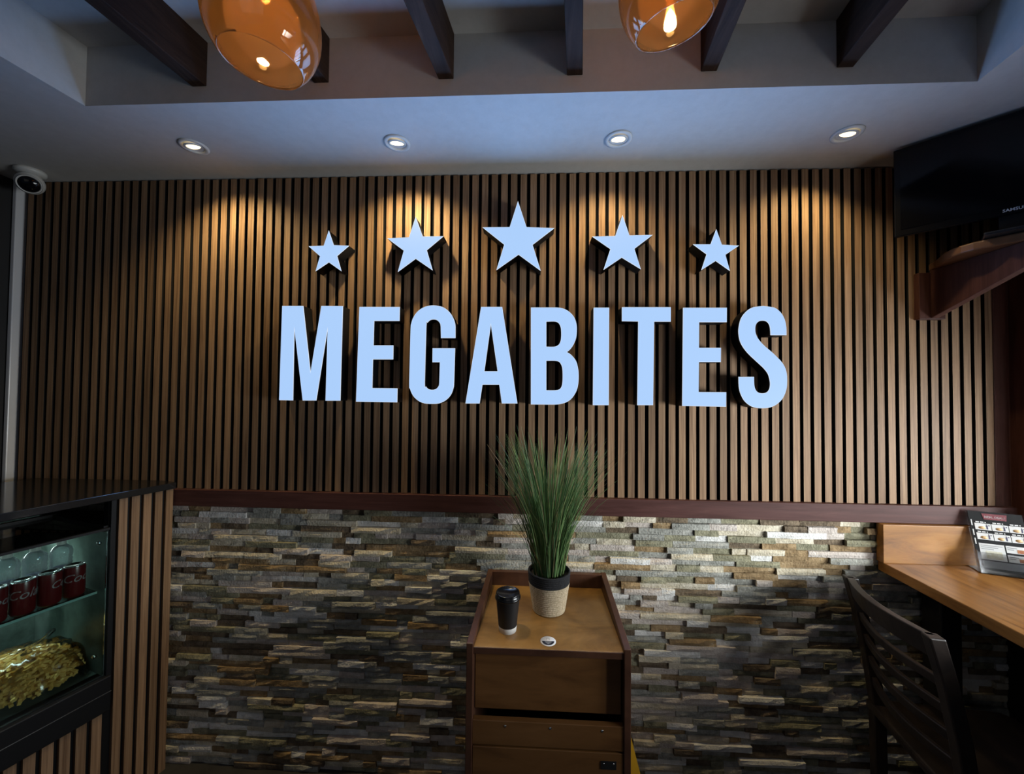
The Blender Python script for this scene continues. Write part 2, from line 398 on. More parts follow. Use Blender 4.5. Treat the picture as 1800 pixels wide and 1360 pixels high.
# ceiling: low soffit round a raised tray
YT = -0.412
tl, trr = -1.437, 1.282
def tx(x, y): return x + SK*(y-YT)
ce = MB()
ce.box(-2.6, 2.5, YT, 0.20, ZC, ZU+0.1)
ce.hexa([(-2.6,YF,ZC),(tx(tl,YF),YF,ZC),(tl,YT,ZC),(-2.6,YT,ZC)], [(-2.6,YF,ZU+0.1),(tx(tl,YF),YF,ZU+0.1),(tl,YT,ZU+0.1),(-2.6,YT,ZU+0.1)])
ce.hexa([(tx(trr,YF),YF,ZC),(2.5,YF,ZC),(2.5,YT,ZC),(trr,YT,ZC)], [(tx(trr,YF),YF,ZU+0.1),(2.5,YF,ZU+0.1),(2.5,YT,ZU+0.1),(trr,YT,ZU+0.1)])
ce.box(-2.6, 2.5, YF, YT, ZU, ZU+0.1)
ceil = ce.build('ceiling', M['plaster']); tag(ceil, kind='structure')
for i, (bx, words) in enumerate(((-1.055,'first from the left, beyond the left lamp'),(-0.658,'behind the left amber pendant'),(-0.265,'third from the left'),(0.128,'fourth from the left, seen end on'),(0.524,'behind the right amber pendant'),(0.914,'at the far right'))):
    y0, y1 = YT, YF+0.05
    w = 0.0235
    mb = MB()
    mb.hexa([(tx(bx-w,y1),y1,2.51),(tx(bx+w,y1),y1,2.51),(bx+w,y0,2.51),(bx-w,y0,2.51)], [(tx(bx-w,y1),y1,ZU),(tx(bx+w,y1),y1,ZU),(bx+w,y0,ZU),(bx-w,y0,ZU)])
    o = mb.build('ceiling_beam', M['beam'], bevel=0.002)
    tag(o, 'dark wooden ceiling beam '+words, 'beam', 'beams across the ceiling tray')

# ------------------------------------------------------------------ downlights
DL_W = 19.0
DLS = [((341,257),'leftmost white recessed downlight in the soffit', 1.00, (0.06,0.20)),
       ((698,251),'second white recessed downlight from the left, above a star', 1.5, (-0.02,0.22)),
       ((1087,244),'third white recessed downlight from the left, just right of the middle star', 0.75, (0.0,0.16)),
       ((1489,235),'rightmost white recessed downlight, near the television', 0.8, (-0.06,0.19))]
for (uv, lab, k, (dx, dy)) in DLS:
    p = at_z(uv[0], uv[1], ZC)
    t = empty('downlight', (p.x, p.y, ZC)); tag(t, lab, 'downlight', 'recessed downlights')
    MB().lathe([(0.047,-0.0005),(0.0465,-0.004),(0.040,-0.0055),(0.034,-0.004),(0.033,0.0)], 40, cap0=False, cap1=False).build('ring', M['white_plastic'], t, world=False)
    tilt = Vector((dx, dy, -1)).to_track_quat('-Z','Y').to_matrix().to_4x4()
    gb = MB().lathe([(0.0325,-0.001),(0.031,-0.0045),(0.026,-0.005),(0.024,-0.0025)], 36, M=tilt, cap0=False, cap1=False).build('gimbal', M['white_plastic'], t, world=False)
    MB().lathe([(0.0245,-0.0022),(0.012,-0.004),(0.0005,-0.0046)], 30, M=tilt, cap0=True, cap1=True).build('lamp', M['lamp'], gb, world=False)
    l = bpy.data.lights.new('downlight_beam', 'SPOT'); l.energy = DL_W*k; l.color = (1.0,0.78,0.40); l.spot_size = math.radians(128); l.spot_blend = 0.9; l.shadow_soft_size = 0.02
    lo = bpy.data.objects.new('downlight_beam', l); COL.objects.link(lo); lo.parent = t
    lo.location = (dx*0.03, dy*0.03, -0.014); lo.rotation_euler = Vector((dx,dy,-1)).to_track_quat('-Z','Y').to_euler()

# ------------------------------------------------------------------ sign
SY = -0.060
def px(off, sc, pts): return [(off[0]+p[0]/sc, off[1]+p[1]/sc) for p in pts]
def smooth_poly(P):
    n = len(P); out = []
    def ang(i):
        a = Vector(P[i])-Vector(P[i-1]); b = Vector(P[(i+1)%n])-Vector(P[i])
        return abs(a.angle_signed(b)) if a.length > 0 and b.length > 0 else 9
    sm = [ang(i) < math.radians(46) for i in range(n)]
    for i in range(n):
        p0, p1, p2, p3 = (Vector(P[(i+k)%n]) for k in (-1,0,1,2))
        out.append(tuple(p1))
        if (sm[i] or sm[(i+1)%n]) and (p2-p1).length < 17:
            if not sm[i]: p0 = p1*2-p2
            if not sm[(i+1)%n]: p3 = p2*2-p1
            for t in (1/3, 2/3):
                q = 0.5*((2*p1)+(p2-p0)*t+(2*p0-5*p1+4*p2-p3)*t*t+(3*p1-p0-3*p2+p3)*t**3)
                out.append(tuple(q))
    return out
def outline_mesh(loops, ext, off=0.0):
    c = bpy.data.curves.new('outline', 'CURVE'); c.dimensions = '2D'; c.fill_mode = 'BOTH'; c.extrude = ext/2; c.offset = off
    for lp in loops:
        s = c.splines.new('POLY'); s.points.add(len(lp)-1); s.use_cyclic_u = True
        for q, p in zip(s.points, lp): q.co = (p[0], p[1], 0, 1)
    ob = bpy.data.objects.new('outline', c); COL.objects.link(ob)
    dg = bpy.context.evaluated_depsgraph_get(); dg.update()
    me = bpy.data.meshes.new_from_object(ob.evaluated_get(dg))
    bpy.data.objects.remove(ob, do_unlink=True); bpy.data.curves.remove(c)
    return me
def sign_piece(name, label, cat, group, loops_px, power, smooth=False):
    loops = []
    for lp in loops_px:
        if smooth: lp = smooth_poly(lp)
        loops.append([(q.x, q.z) for q in (at_y(u, v, SY) for u, v in lp)])
    xs = [p[0] for p in loops[0]]; zs = [p[1] for p in loops[0]]
    cx, z0, z1 = (min(xs)+max(xs))/2, min(zs), max(zs)
    t = empty(name, (cx, 0.0, z0)); tag(t, label, cat, group)
    L2 = [[(x-cx, z-z0) for x, z in lp] for lp in loops]
    def put(nm, ext, yc, m, off=0.0):
        me = outline_mesh(L2, ext, off)
        me.transform(Matrix.Rotation(math.pi/2, 4, 'X')); me.materials.clear(); me.materials.append(m)
        ob = bpy.data.objects.new(nm, me); COL.objects.link(ob); ob.parent = t; ob.location = (0, yc, 0); return ob
    put('return', 0.0555, SY/2+0.0015, M['return'])
    put('rim', 0.0015, SY+0.0016, M['rim'])
    put('face', 0.0018, SY+0.0006, M['face'], -0.0011)
    l = bpy.data.lights.new('sign_glow', 'AREA'); l.shape = 'RECTANGLE'; l.size = max(xs)-min(xs); l.size_y = z1-z0
    l.energy = power; l.color = (0.22, 0.47, 1.0)
    lo = bpy.data.objects.new('sign_glow', l); COL.objects.link(lo); lo.parent = t
    lo.location = (0, SY-0.004, (z1-z0)/2); lo.rotation_euler = (math.pi/2, 0, 0)
    lo.rotation_euler = Vector((0,-1,0)).to_track_quat('-Z','Z').to_euler()
    return t
SIGN_W = 2.0
A, B6 = (480,520), 6.8
sign_piece('sign_letter', 'glowing sign letter M that begins the name', 'letter', 'letters of the wall sign',
  [px((480,520),6.8,[(107,118),(70,1245),(237,1249),(254,395),(352,1250),(515,1250),(650,400),(625,1252),(803,1252),(834,120),(575,118),(446,910),(360,118)])], SIGN_W)
sign_piece('sign_letter', 'glowing sign letter E right after the M', 'letter', 'letters of the wall sign',
  [px((480,520),6.8,[(1030,130),(1514,131),(1511,298),(1208,298),(1200,590),(1437,590),(1435,758),(1193,758),(1185,1101),(1486,1104),(1483,1272),(990,1263)])], SIGN_W)
sign_piece('sign_letter', 'glowing sign letter G with its rounded bowl', 'letter', 'letters of the wall sign',
  [px((700,520),6.8,[(684,503),(684,370),(672,300),(640,230),(590,170),(520,128),(420,112),(320,128),(235,180),(180,255),(155,330),(146,420),(130,1030),(140,1110),(175,1190),(235,1250),(310,1283),(400,1290),(490,1283),(570,1245),(630,1180),(660,1100),(668,1020),(680,625),(410,625),(408,792),(497,792),(490,1030),(480,1080),(450,1112),(405,1122),(360,1112),(330,1080),(317,1030),(335,370),(350,320),(380,290),(420,280),(465,290),(497,325),(507,370),(510,503)])], SIGN_W, True)
sign_piece('sign_letter', 'glowing sign letter A under the tallest star', 'letter', 'letters of the wall sign',
  [px((700,520),6.8,[(990,130),(1243,130),(1425,1285),(1238,1285),(1207,1060),(1007,1060),(973,1285),(803,1285)]), px((700,520),6.8,[(1107,345),(1030,900),(1187,900)])], SIGN_W)
sign_piece('sign_letter', 'glowing sign letter B with two counters', 'letter', 'letters of the wall sign',
  [px((920,520),6.475,[(85,130),(370,130),(460,145),(530,185),(580,245),(605,320),(609,400),(600,480),(570,555),(535,605),(498,638),(550,675),(600,740),(622,820),(630,900),(625,1000),(605,1080),(560,1155),(500,1205),(420,1230),(330,1237),(85,1235)]),
   px((920,520),6.475,[(262,292),(350,290),(395,303),(420,340),(430,390),(430,470),(420,525),(395,560),(350,577),(262,577)]),
   px((920,520),6.475,[(262,738),(360,738),(410,752),(438,800),(446,860),(446,960),(435,1030),(405,1065),(350,1073),(262,1073)])], SIGN_W, True)
sign_piece('sign_letter', 'glowing sign letter I, a single upright bar', 'letter', 'letters of the wall sign',
  [px((920,520),6.475,[(800,132),(978,132),(972,1243),(791,1243)])], SIGN_W*0.6)
sign_piece('sign_letter', 'glowing sign letter T between the I and an E', 'letter', 'letters of the wall sign',
  [px((920,520),6.475,[(1122,127),(1679,127),(1679,292),(1490,292),(1478,1243),(1297,1243),(1308,290),(1122,287)])], SIGN_W)
sign_piece('sign_letter', 'glowing sign letter E just before the final S', 'letter', 'letters of the wall sign',
  [px((1160,520),6.475,[(265,133),(764,133),(763,298),(448,298),(446,590),(697,590),(695,752),(446,752),(442,1093),(757,1095),(755,1261),(255,1252)])], SIGN_W)
sign_piece('sign_letter', 'glowing sign letter S that ends the name', 'letter', 'letters of the wall sign',
  [px((1160,520),6.475,[(1443,446),(1440,350),(1420,260),(1375,185),(1300,130),(1180,112),(1070,125),(985,175),(925,255),(900,350),(897,430),(915,520),(960,600),(1020,670),(1100,745),(1180,820),(1230,885),(1250,950),(1256,1010),(1245,1065),(1215,1098),(1165,1108),(1115,1095),(1085,1055),(1075,1000),(1073,920),(897,920),(900,1020),(915,1100),(960,1190),(1030,1250),(1100,1273),(1170,1278),(1250,1270),(1330,1235),(1400,1165),(1440,1070),(1450,980),(1445,880),(1420,800),(1370,730),(1290,650),(1200,575),(1130,500),(1095,435),(1087,375),(1095,325),(1125,290),(1170,280),(1215,290),(1245,325),(1257,375),(1262,446)])], SIGN_W, True)
G5 = 'five stars above the sign letters'
sign_piece('sign_star', 'small glowing star at the left end of the row', 'star', G5, [px((530,390),6.667,[(318,98),(377,270),(557,277),(417,397),(467,577),(318,472),(162,577),(215,400),(80,283),(258,277)])], SIGN_W*0.22)
sign_piece('sign_star', 'medium glowing star left of the tallest star', 'star', G5, [px((530,390),6.667,[(1337,-63),(1420,168),(1665,165),(1468,330),(1537,567),(1337,430),(1127,585),(1197,335),(1003,190),(1258,178)])], SIGN_W*0.35)
sign_piece('sign_star', 'largest glowing star in the middle of the row', 'star', G5, [px((830,340),8.5,[(684,110),(812,500),(1230,515),(903,765),(1025,1155),(692,912),(360,1145),(478,762),(152,503),(560,500)])], SIGN_W*0.5)
sign_piece('sign_star', 'medium glowing star right of the tallest star', 'star', G5, [px((1020,370),6,[(446,45),(520,260),(765,255),(572,402),(640,618),(438,495),(245,625),(318,405),(125,272),(370,265)])], SIGN_W*0.35)
sign_piece('sign_star', 'small glowing star at the right end of the row', 'star', G5, [px((1020,370),6,[(1436,195),(1495,358),(1677,368),(1532,465),(1580,635),(1430,530),(1278,627),(1333,460),(1190,355),(1375,355)])], SIGN_W*0.22)

# ------------------------------------------------------------------ pendant lamps
def pendant(center, rx, rz, nrm, cut, label, bulb_w):
    t = empty('pendant_lamp', (center.x, center.y, center.z)); tag(t, label, 'pendant lamp', 'amber glass pendant lamps')
    def shell():
        bm = bmesh.new()
        bmesh.ops.create_uvsphere(bm, u_segments=72, v_segments=48, radius=1.0)
        bmesh.ops.scale(bm, vec=(rx, rx, rz), verts=bm.verts)
        for v in bm.verts:                                # egg: a little slimmer to the top
            if v.co.z > 0:
                k = 1-0.16*(v.co.z/rz)**2; v.co.x *= k; v.co.y *= k; v.co.z *= 1.45
        n = Vector(nrm).normalized()
        bmesh.ops.bisect_plane(bm, geom=bm.verts[:]+bm.edges[:]+bm.faces[:], plane_co=n*cut, plane_no=n, clear_outer=True)
        for f in bm.faces: f.smooth = True
        me = bpy.data.meshes.new('shade'); bm.to_mesh(me); bm.free(); return me
    zt = rz*1.45
    me = shell(); me.materials.append(M['amber'])
    so = bpy.data.objects.new('shade', me); COL.objects.link(so); so.parent = t
    sd = so.modifiers.new('thickness', 'SOLIDIFY'); sd.thickness = 0.0035; sd.offset = -1
    MB().lathe([(0.022,zt*0.94),(0.026,zt*0.97),(0.026,zt+0.030),(0.010,zt+0.04)], 24).build('cap', M['black_matt'], t, world=False)
    MB().lathe([(0.016,zt*0.94-0.014),(0.018,zt*0.94-0.010),(0.018,zt*0.94)], 20).build('socket', M['black_matt'], t, world=False)
    b0 = zt*0.94-0.014
    MB().lathe([(0.007,b0),(0.009,b0-0.006),(0.010,b0-0.020),(0.009,b0-0.030),(0.005,b0-0.035),(0.001,b0-0.036)], 24).build('bulb', M['bulb'], t, world=False)
    top = ZU-center.z
    MB().tube([(0,0,zt+0.03),(0,0,top)], 0.003, 8).build('cord', M['black_matt'], t, world=False)
    MB().lathe([(0.045,top-0.02),(0.05,top-0.016),(0.05,top)], 24).build('canopy', M['black_matt'], t, world=False)
    l = bpy.data.lights.new('bulb_light','POINT'); l.energy = bulb_w; l.color = (1.0,0.68,0.32); l.shadow_soft_size = 0.012
    lo = bpy.data.objects.new('bulb_light', l); COL.objects.link(lo); lo.parent = t; lo.location = (0,0,b0-0.055)
    return t
def facing(c, a, b, d):            # image right, image down, towards the viewer, seen along the lamp's own sight line
    v = (CAM-c).normalized(); r = (right-v*right.dot(v)).normalized(); dn = r.cross(v)
    if dn.z > 0: dn = -dn
    return r*a + dn*b + v*d
pc1 = CAM + ray(464, 40)*0.80
pendant(pc1, 0.109, 0.118, facing(pc1, -0.36, 0.76, 0.547), 0.083, 'large amber glass pendant with slanted opening facing down left', 1.25)
pc2 = CAM + ray(1178, -26)*0.80
pendant(pc2, 0.105, 0.118, facing(pc2, 0.34, 0.80, 0.50), 0.080, 'higher amber glass pendant with opening slanting down right', 1.25)

# ------------------------------------------------------------------ security camera
cc = at_z(48, 322, 2.405); 
t = empty('security_camera', (cc.x+0.012, cc.y, ZC)); tag(t, 'white turret security camera under the ceiling in the left corner', 'camera')
aim = (CAM-Vector((cc.x,cc.y,2.405))).normalized(); aim = (aim+Vector((-0.20,0.05,-0.10))).normalized()
MB().lathe([(0.046,ZC),(0.046,ZC-0.010),(0.042,ZC-0.016),(0.030,ZC-0.020)], 32, M=Matrix.Translation((cc.x+0.012,cc.y,0))).build('base', M['white_plastic'], t)
Mx = Matrix.Translation((cc.x+0.012,cc.y,2.405)) @ aim.to_track_quat('Z','Y').to_matrix().to_4x4()
prof = [(0.0005,-0.041)]+[(0.043*math.sin(a), -0.043*math.cos(a)) for a in [math.pi*k/16 for k in range(2,13)]]+[(0.037,0.028),(0.033,0.031),(0.032,0.028)]
MB().lathe(prof, 36, M=Mx, cap1=False).build('housing', M['white_plastic'], t)
MB().lathe([(0.033,0.026),(0.031,0.029),(0.0005,0.031)], 32, M=Mx).build('lens_window', M['screen'], t)

# ------------------------------------------------------------------ display case (runs from the wall towards the viewer on the left)
P0 = Vector((-1.475, -0.02, 0)); UU = Vector((-0.29994, -0.95396, 0)); NN = Vector((0.95396, -0.29994, 0))
CM = Matrix.Translation(P0) @ Matrix(((UU.x,NN.x,0,0),(UU.y,NN.y,0,0),(0,0,1,0),(0,0,0,1)))   # local: u along front, n outward, z up
case = empty('display_case', (P0.x, P0.y, 0)); tag(case, 'black glass-fronted display counter clad in slats at the left', 'display case')
LU = 1.15
def cb(name, m, u0, u1, n0, n1, z0, z1, parent=case, bevel=0.0):
    return MB().box(u0, u1, n0, n1, z0, z1, M=CM).build(name, m, parent, bevel=bevel)
cb('countertop', M['black'], -0.0, LU, -0.62, 0.008, 1.140, 1.166, bevel=0.002)
cb('end_panel', M['black_matt'], 0.0, 0.20, -0.60, -0.014, 0.0, 1.030)
cb('end_post', M['black_matt'], 0.0, 0.20, -0.045, -0.014, 1.030, 1.140)
for i in range(5):
    u0 = 0.006+i*0.0365
    s = cb('slat', M['slat'], u0, u0+0.0245, -0.014, 0.0, 0.0, 1.139)
cb('plinth_panel', M['black_matt'], 0.20, LU, -0.60, -0.014, 0.0, 0.40)
for i in range(15):
    u0 = 0.206+i*0.0395
    if u0 < LU-0.03: cb('slat', M['slat'], u0, u0+0.0265, -0.014, 0.0, 0.0, 0.380)
sill = cb('sill', M['black_matt'], 0.188, LU, -0.05, 0.012, 0.380, 0.505, bevel=0.003)
cb('sill_strip', M['alu'], 0.188, LU, 0.0115, 0.0128, 0.4475, 0.4495, parent=sill)
cb('base_deck', M['steel_in'], 0.20, LU, -0.50, -0.02, 0.40, 0.505)
cb('end_lining', M['steel_in'], 0.200, 0.204, -0.50, -0.012, 0.505, 1.03)
cb('back_lining', M['steel_in'], 0.20, LU, -0.505, -0.50, 0.505, 1.03)
cb('corner_post', M['black_matt'], 0.186, 0.199, -0.014, 0.002, 0.38, 1.14)
cb('front_glass', M['glass'], 0.205, LU, -0.010, -0.005, 0.505, 1.036)
cb('top_glass', M['glass'], 0.205, LU, -0.37, -0.012, 1.034, 1.039)
cb('top_edge', M['black_matt'], 0.20, LU, -0.014, 0.0, 1.034, 1.042)
cb('rear_rail', M['black_matt'], 0.20, LU, -0.39, -0.37, 1.02, 1.05)
cb('end_rail', M['black_matt'], 0.198, 0.212, -0.39, -0.014, 1.026, 1.048)
sh = cb('shelf', M['glass'], 0.212, LU, -0.36, -0.045, 0.800, 0.808)
cb('shelf_edge', mat('glass_edge', (0.25,0.42,0.38), 0.2), 0.212, LU, -0.045, -0.043, 0.800, 0.808, parent=sh)
led = cb('light_tube', M['led'], 0.30, LU-0.05, -0.335, -0.320, 1.014, 1.026)
lcol = bpy.data.lights.new('case_light','AREA'); lcol.shape='RECTANGLE'; lcol.size=0.8; lcol.size_y=0.03; lcol.energy=4.2; lcol.color=(0.86,0.97,0.92)
lo = bpy.data.objects.new('case_light', lcol); COL.objects.link(lo)
lo.matrix_world = Matrix.Translation(CM @ Vector((0.62,-0.325,1.008))) @ Matrix.Rotation(math.atan2(UU.y,UU.x),4,'Z')
for u, z in ((0.222, 0.99), (0.225, 0.585)):
    MB().lathe([(0.006,0),(0.006,0.010),(0.004,0.012)], 14, M=CM @ Matrix.Translation((u,-0.024,z)) @ Matrix.Rotation(-math.pi/2,4,'X')).build('glass_clip', M['chrome'], case)

# cans
def can(u, n, rot, txt, label):
    base = CM @ Vector((u, n, 0.808)); r = 0.0285
    t = empty('drink_can', (base.x, base.y, base.z), 0); tag(t, label, 'can', 'red drink cans on the case shelf')
    MB().lathe([(0.022,0.0),(0.0255,0.003),(r,0.010),(r,0.100),(0.0265,0.107)], 32, cap1=False).build('body', M['red'], t, world=False)
    MB().lathe([(0.0262,0.1072),(0.0262,0.110),(0.0245,0.110),(0.0235,0.1075),(0.0005,0.107)], 32, cap0=False).build('top', M['chrome'], t, world=False)
    me = text_mesh(txt, 0.034 if len(txt) > 4 else 0.040, 0.0002, 0.35)
    d = (CAM-base); a0 = math.atan2(d.y, d.x) + rot
    for v in me.vertices:
        a = a0 + v.co.x/r; rr = r+0.0003+max(0,v.co.z)
        v.co = Vector((rr*math.cos(a), rr*math.sin(a), 0.068+v.co.y))
    me.materials.clear(); me.materials.append(M['can_white'])
    lt = bpy.data.objects.new('lettering', me); COL.objects.link(lt); lt.parent = t
can(0.258, -0.082, 0.35, 'Coca', 'red drink can at the right end of the case shelf')
can(0.318, -0.080, 2.6, 'Coca-Cola', 'red drink can turned away, second from the shelf end')
can(0.378, -0.080, 0.0, 'Cola', 'red drink can showing white script, third from the shelf end')
can(0.438, -0.080, 1.6, 'Coca-Cola', 'red drink can cut by the photo edge, fourth from the shelf end')
# water bottles behind the cans
def bottle(u, n, label):
    base = CM @ Vector((u, n, 0.808))
    t = empty('water_bottle', tuple(base)); tag(t, label, 'bottle', 'clear water bottles behind the cans')
    prof = [(0.026,0.0),(0.029,0.004)]
    for k in range(9):
        z = 0.012+k*0.013; prof += [(0.030,z),(0.0275,z+0.0065)]
    prof += [(0.030,0.132),(0.030,0.146),(0.027,0.157),(0.018,0.167),(0.012,0.172),(0.0115,0.180)]
    MB().lathe(prof, 28, cap1=False).build('body', M['bottle'], t, world=False)
    MB().lathe([(0.0125,0.172),(0.013,0.176),(0.013,0.188),(0.011,0.190)], 20).build('cap', M['white_plastic'], t, world=False)
    MB().lathe([(0.0303,0.060),(0.0303,0.088)], 28, cap0=False, cap1=False).build('label_band', mat('bottle_label', (0.30,0.30,0.48), 0.5), t, world=False)
for i, w in enumerate(('nearest the case end','second from the case end','third from the case end','fourth from the case end, at the photo edge')):
    bottle(0.262+i*0.063, -0.165, 'clear ribbed water bottle behind the cans, '+w)

# bag of fries
bagc = CM @ Vector((0.335, -0.19, 0.505))
t = empty('fries_bag', tuple(bagc)); tag(t, 'clear plastic bag of golden fries on the case floor', 'food bag')
BM = Matrix.Translation(bagc) @ Matrix.Rotation(math.atan2(UU.y,UU.x),4,'Z')
def dome(a, s=1.0):
    # mound height at local (x, y)
    x, y = a; q = (x/(0.135*s))**2+(y/(0.135*s))**2
    return 0.115*s*max(0.0, 1-q)**0.55
fr = MB(); rnd = random.Random(3)
for i in range(900):
    while True:
        x, y = rnd.uniform(-0.13,0.13), rnd.uniform(-0.13,0.13)
        if (x/0.13)**2+(y/0.13)**2 < 0.97: break
    h = dome((x,y))
    z = h*(rnd.random()**0.25)*0.93+0.006
    E_ = Euler((rnd.uniform(-0.5,0.5), rnd.uniform(-0.5,0.5), rnd.uniform(0,6.3)))
    Lh = rnd.uniform(0.018,0.034); w = rnd.uniform(0.0035,0.005)
    fr.box(-Lh,Lh,-w,w,-w,w, M=BM @ Matrix.Translation((x,y,z)) @ E_.to_matrix().to_4x4())
o = fr.build('fries', M['fry'], t); tag(o, kind='stuff')
bg = MB(); n1, n2 = 26, 48; vs = []
for i in range(n1):
    f = i/(n1-1)
    for k in range(n2):
        th = 2*math.pi*k/n2; rr = 0.155*math.cos(f*math.pi/2)**0.75*(1+0.05*math.sin(9*th+3*f)+0.03*math.sin(17*th))
        zz = 0.132*math.sin(f*math.pi/2)**0.9 + 0.004*math.sin(13*th+20*f)
        vs.append(BM @ Vector((rr*math.cos(th), rr*math.sin(th), max(0.001,zz))))
bg.add(vs, [(i*n2+k, i*n2+(k+1)%n2, (i+1)*n2+(k+1)%n2, (i+1)*n2+k) for i in range(n1-1) for k in range(n2)], 0, True)
bg.build('film', M['film'], t)
tw = MB(); pts = [BM @ Vector((0.0,0.02,0.125)), BM @ Vector((-0.01,0.03,0.145)), BM @ Vector((-0.03,0.05,0.165)), BM @ Vector((-0.045,0.06,0.185))]
tw.tube(pts, [0.020,0.007,0.012,0.020], 10, flat=0.4); tw.build('twisted_neck', M['film'], t)

# ------------------------------------------------------------------ right corner: oak counter
ctr = empty('window_counter', (1.6, -0.5, 0)); tag(ctr, 'oak window counter with upstand against the stone wall', 'counter')
def cx_(y): return 1.3435 + 0.075*(y+0.034)
Z1 = 0.920
mb = MB(); mb.hexa([(cx_(-1.35),-1.35,Z1-0.036),(1.70,-1.35,Z1-0.036),(1.88,-0.004,Z1-0.036),(cx_(-0.004),-0.004,Z1-0.036)], [(cx_(-1.35),-1.35,Z1),(1.70,-1.35,Z1),(1.88,-0.004,Z1),(cx_(-0.004),-0.004,Z1)])
mb.build('worktop', M['oak'], ctr, bevel=0.002)
mb = MB().box(1.340, 1.84, -0.034, -0.004, Z1, 1.0645); mb.build('upstand', M['oak_x'], ctr, bevel=0.0015)
for yy in (-0.052, -1.20):
    MB().box(1.490, 1.562, yy-0.035, yy+0.035, 0.0, Z1-0.036).build('leg', M['black_steel'], ctr, bevel=0.004)

# menu stand
mp0 = at_z(1722, 1006, Z1)
ang = -0.36
t = empty('menu_stand', (mp0.x, mp0.y, Z1), ang); tag(t, 'clear leaflet stand holding a black meal deals card', 'menu stand')
WID, HGT, LEAN = 0.150, 0.215, math.radians(17)
LM = Matrix.Rotation(-LEAN, 4, 'X')           # card leans back
def lb(name, m, x0, x1, y0, y1, z0, z1, parent=t): return MB().box(x0,x1,y0,y1,z0,z1,M=LM).build(name, m, parent, world=False)
lb('card', mat('card_black', (0.012,0.012,0.013), 0.6, spec=0.15), 0.004, WID-0.004, 0.004, 0.0055, 0.012, HGT)
lb('back_sheet', M['acrylic'], 0, WID, 0.0058, 0.0078, 0.0, HGT+0.002)
pk = MB()
pk.box(0, WID, -0.0105, -0.0085, 0.004, 0.072, M=LM).box(0, 0.002, -0.0105, 0.006, 0.0, 0.078, M=LM).box(WID-0.002, WID, -0.0105, 0.006, 0.0, 0.078, M=LM).box(0, WID, -0.0105, 0.006, 0.0, 0.004, M=LM)
pk.build('pocket', M['acrylic'], t, world=False)
MB().hexa([(0,0.0,0),(WID,0.0,0),(WID,0.075,0),(0,0.075,0)], [(0,0.0,0.003),(WID,0.0,0.003),(WID,0.075,0.003),(0,0.075,0.003)]).build('foot', M['acrylic'], t, world=False)
def pr(name, m, x0, x1, z0, z1, y=0.0037, parent=None):
    return MB().box(x0,x1,y-0.0003,y+0.0002,z0,z1,M=LM).build(name, m, parent or t, world=False)
M['pr_red'] = mat('print_red', (0.16,0.012,0.022), 0.5); M['pr_grey'] = mat('print_grey', (0.25,0.26,0.27), 0.6)
M['pr_food'] = mottled('print_food', (0.45,0.26,0.10), (0.70,0.48,0.25), 120, 0.6, 0, 0); M['pr_navy'] = mat('print_navy', (0.03,0.03,0.10), 0.5)
M['pr_sauce'] = mottled('print_chicken', (0.30,0.06,0.02), (0.55,0.25,0.10), 90, 0.6, 0, 0)
def ptext(txt, size, x, z, m, y=0.0033, bold=0.0):
    me = text_mesh(txt, size, 0.0001, 0, bold); me.transform(LM @ Matrix.Translation((x, y, z)) @ Matrix.Rotation(math.pi/2,4,'X')); me.materials.clear(); me.materials.append(m)
    ob = bpy.data.objects.new('lettering', me); COL.objects.link(ob); ob.parent = t; return ob
mb = MB(); mb.hexa([(0.044,0.0032,0.188),(0.102,0.0032,0.188),(0.102,0.0040,0.188),(0.044,0.0040,0.188)],[(0.040,0.0032,0.209),(0.106,0.0032,0.209),(0.106,0.0040,0.209),(0.040,0.0040,0.209)])
mb.v = [tuple(LM @ Vector(p)) for p in mb.v]; mb.build('header', M['pr_red'], t, world=False)
ptext('MEAL DEALS', 0.0098, 0.073, 0.197, M['white'], bold=0.0002)
for r in range(2):
    for c in range(3):
        x0, z0 = 0.016+c*0.0445, 0.150-r*0.034
        pic = pr('picture', M['white'], x0, x0+0.0425, z0, z0+0.023)
        f = MB().lathe([(0.0005,-0.0002),(0.0095,-0.0002),(0.0095,0.0002),(0.0005,0.0002)], 16, M=LM @ Matrix.Translation((x0+0.018,0.0033,z0+0.0075)) @ Matrix.Rotation(math.pi/2,4,'X') @ Matrix.Scale(0.55,4,(0,1,0))); f.build('meal_print', M['pr_food'], pic, world=False)
        pr('bottle_print', M['pr_navy'], x0+0.030, x0+0.0335, z0+0.003, z0+0.0165, 0.0032, pic)
        pr('bottle_neck_print', M['pr_navy'], x0+0.0312, x0+0.0323, z0+0.0165, z0+0.0205, 0.0032, pic)
        pr('price_dot', M['pr_navy'], x0+0.036, x0+0.039, z0+0.0145, z0+0.018, 0.0032, pic)
        for q in range(3):                        # unreadable heading, shown as three short dashes
            pr('heading_dash', M['white'], x0+0.004+q*0.012, x0+0.013+q*0.012-(0.006 if q == 2 else 0), z0+0.0255, z0+0.029)
for k, z0 in enumerate((0.163, 0.129, 0.098)): pr('side_dash', M['white'], 0.0075, 0.0105, z0, z0+0.021)
pic = pr('picture', M['white'], 0.016, 0.081, 0.048, 0.103); pr('meal_print', mottled('print_wrap', (0.45,0.42,0.28), (0.72,0.70,0.60), 80, 0.6, 0, 0), 0.030, 0.072, 0.052, 0.078, 0.0032, pic)
for q in range(3): pr('text_line', M['pr_grey'], 0.020, 0.076-q*0.012, 0.095-q*0.006, 0.0972-q*0.006, 0.0032, pic)
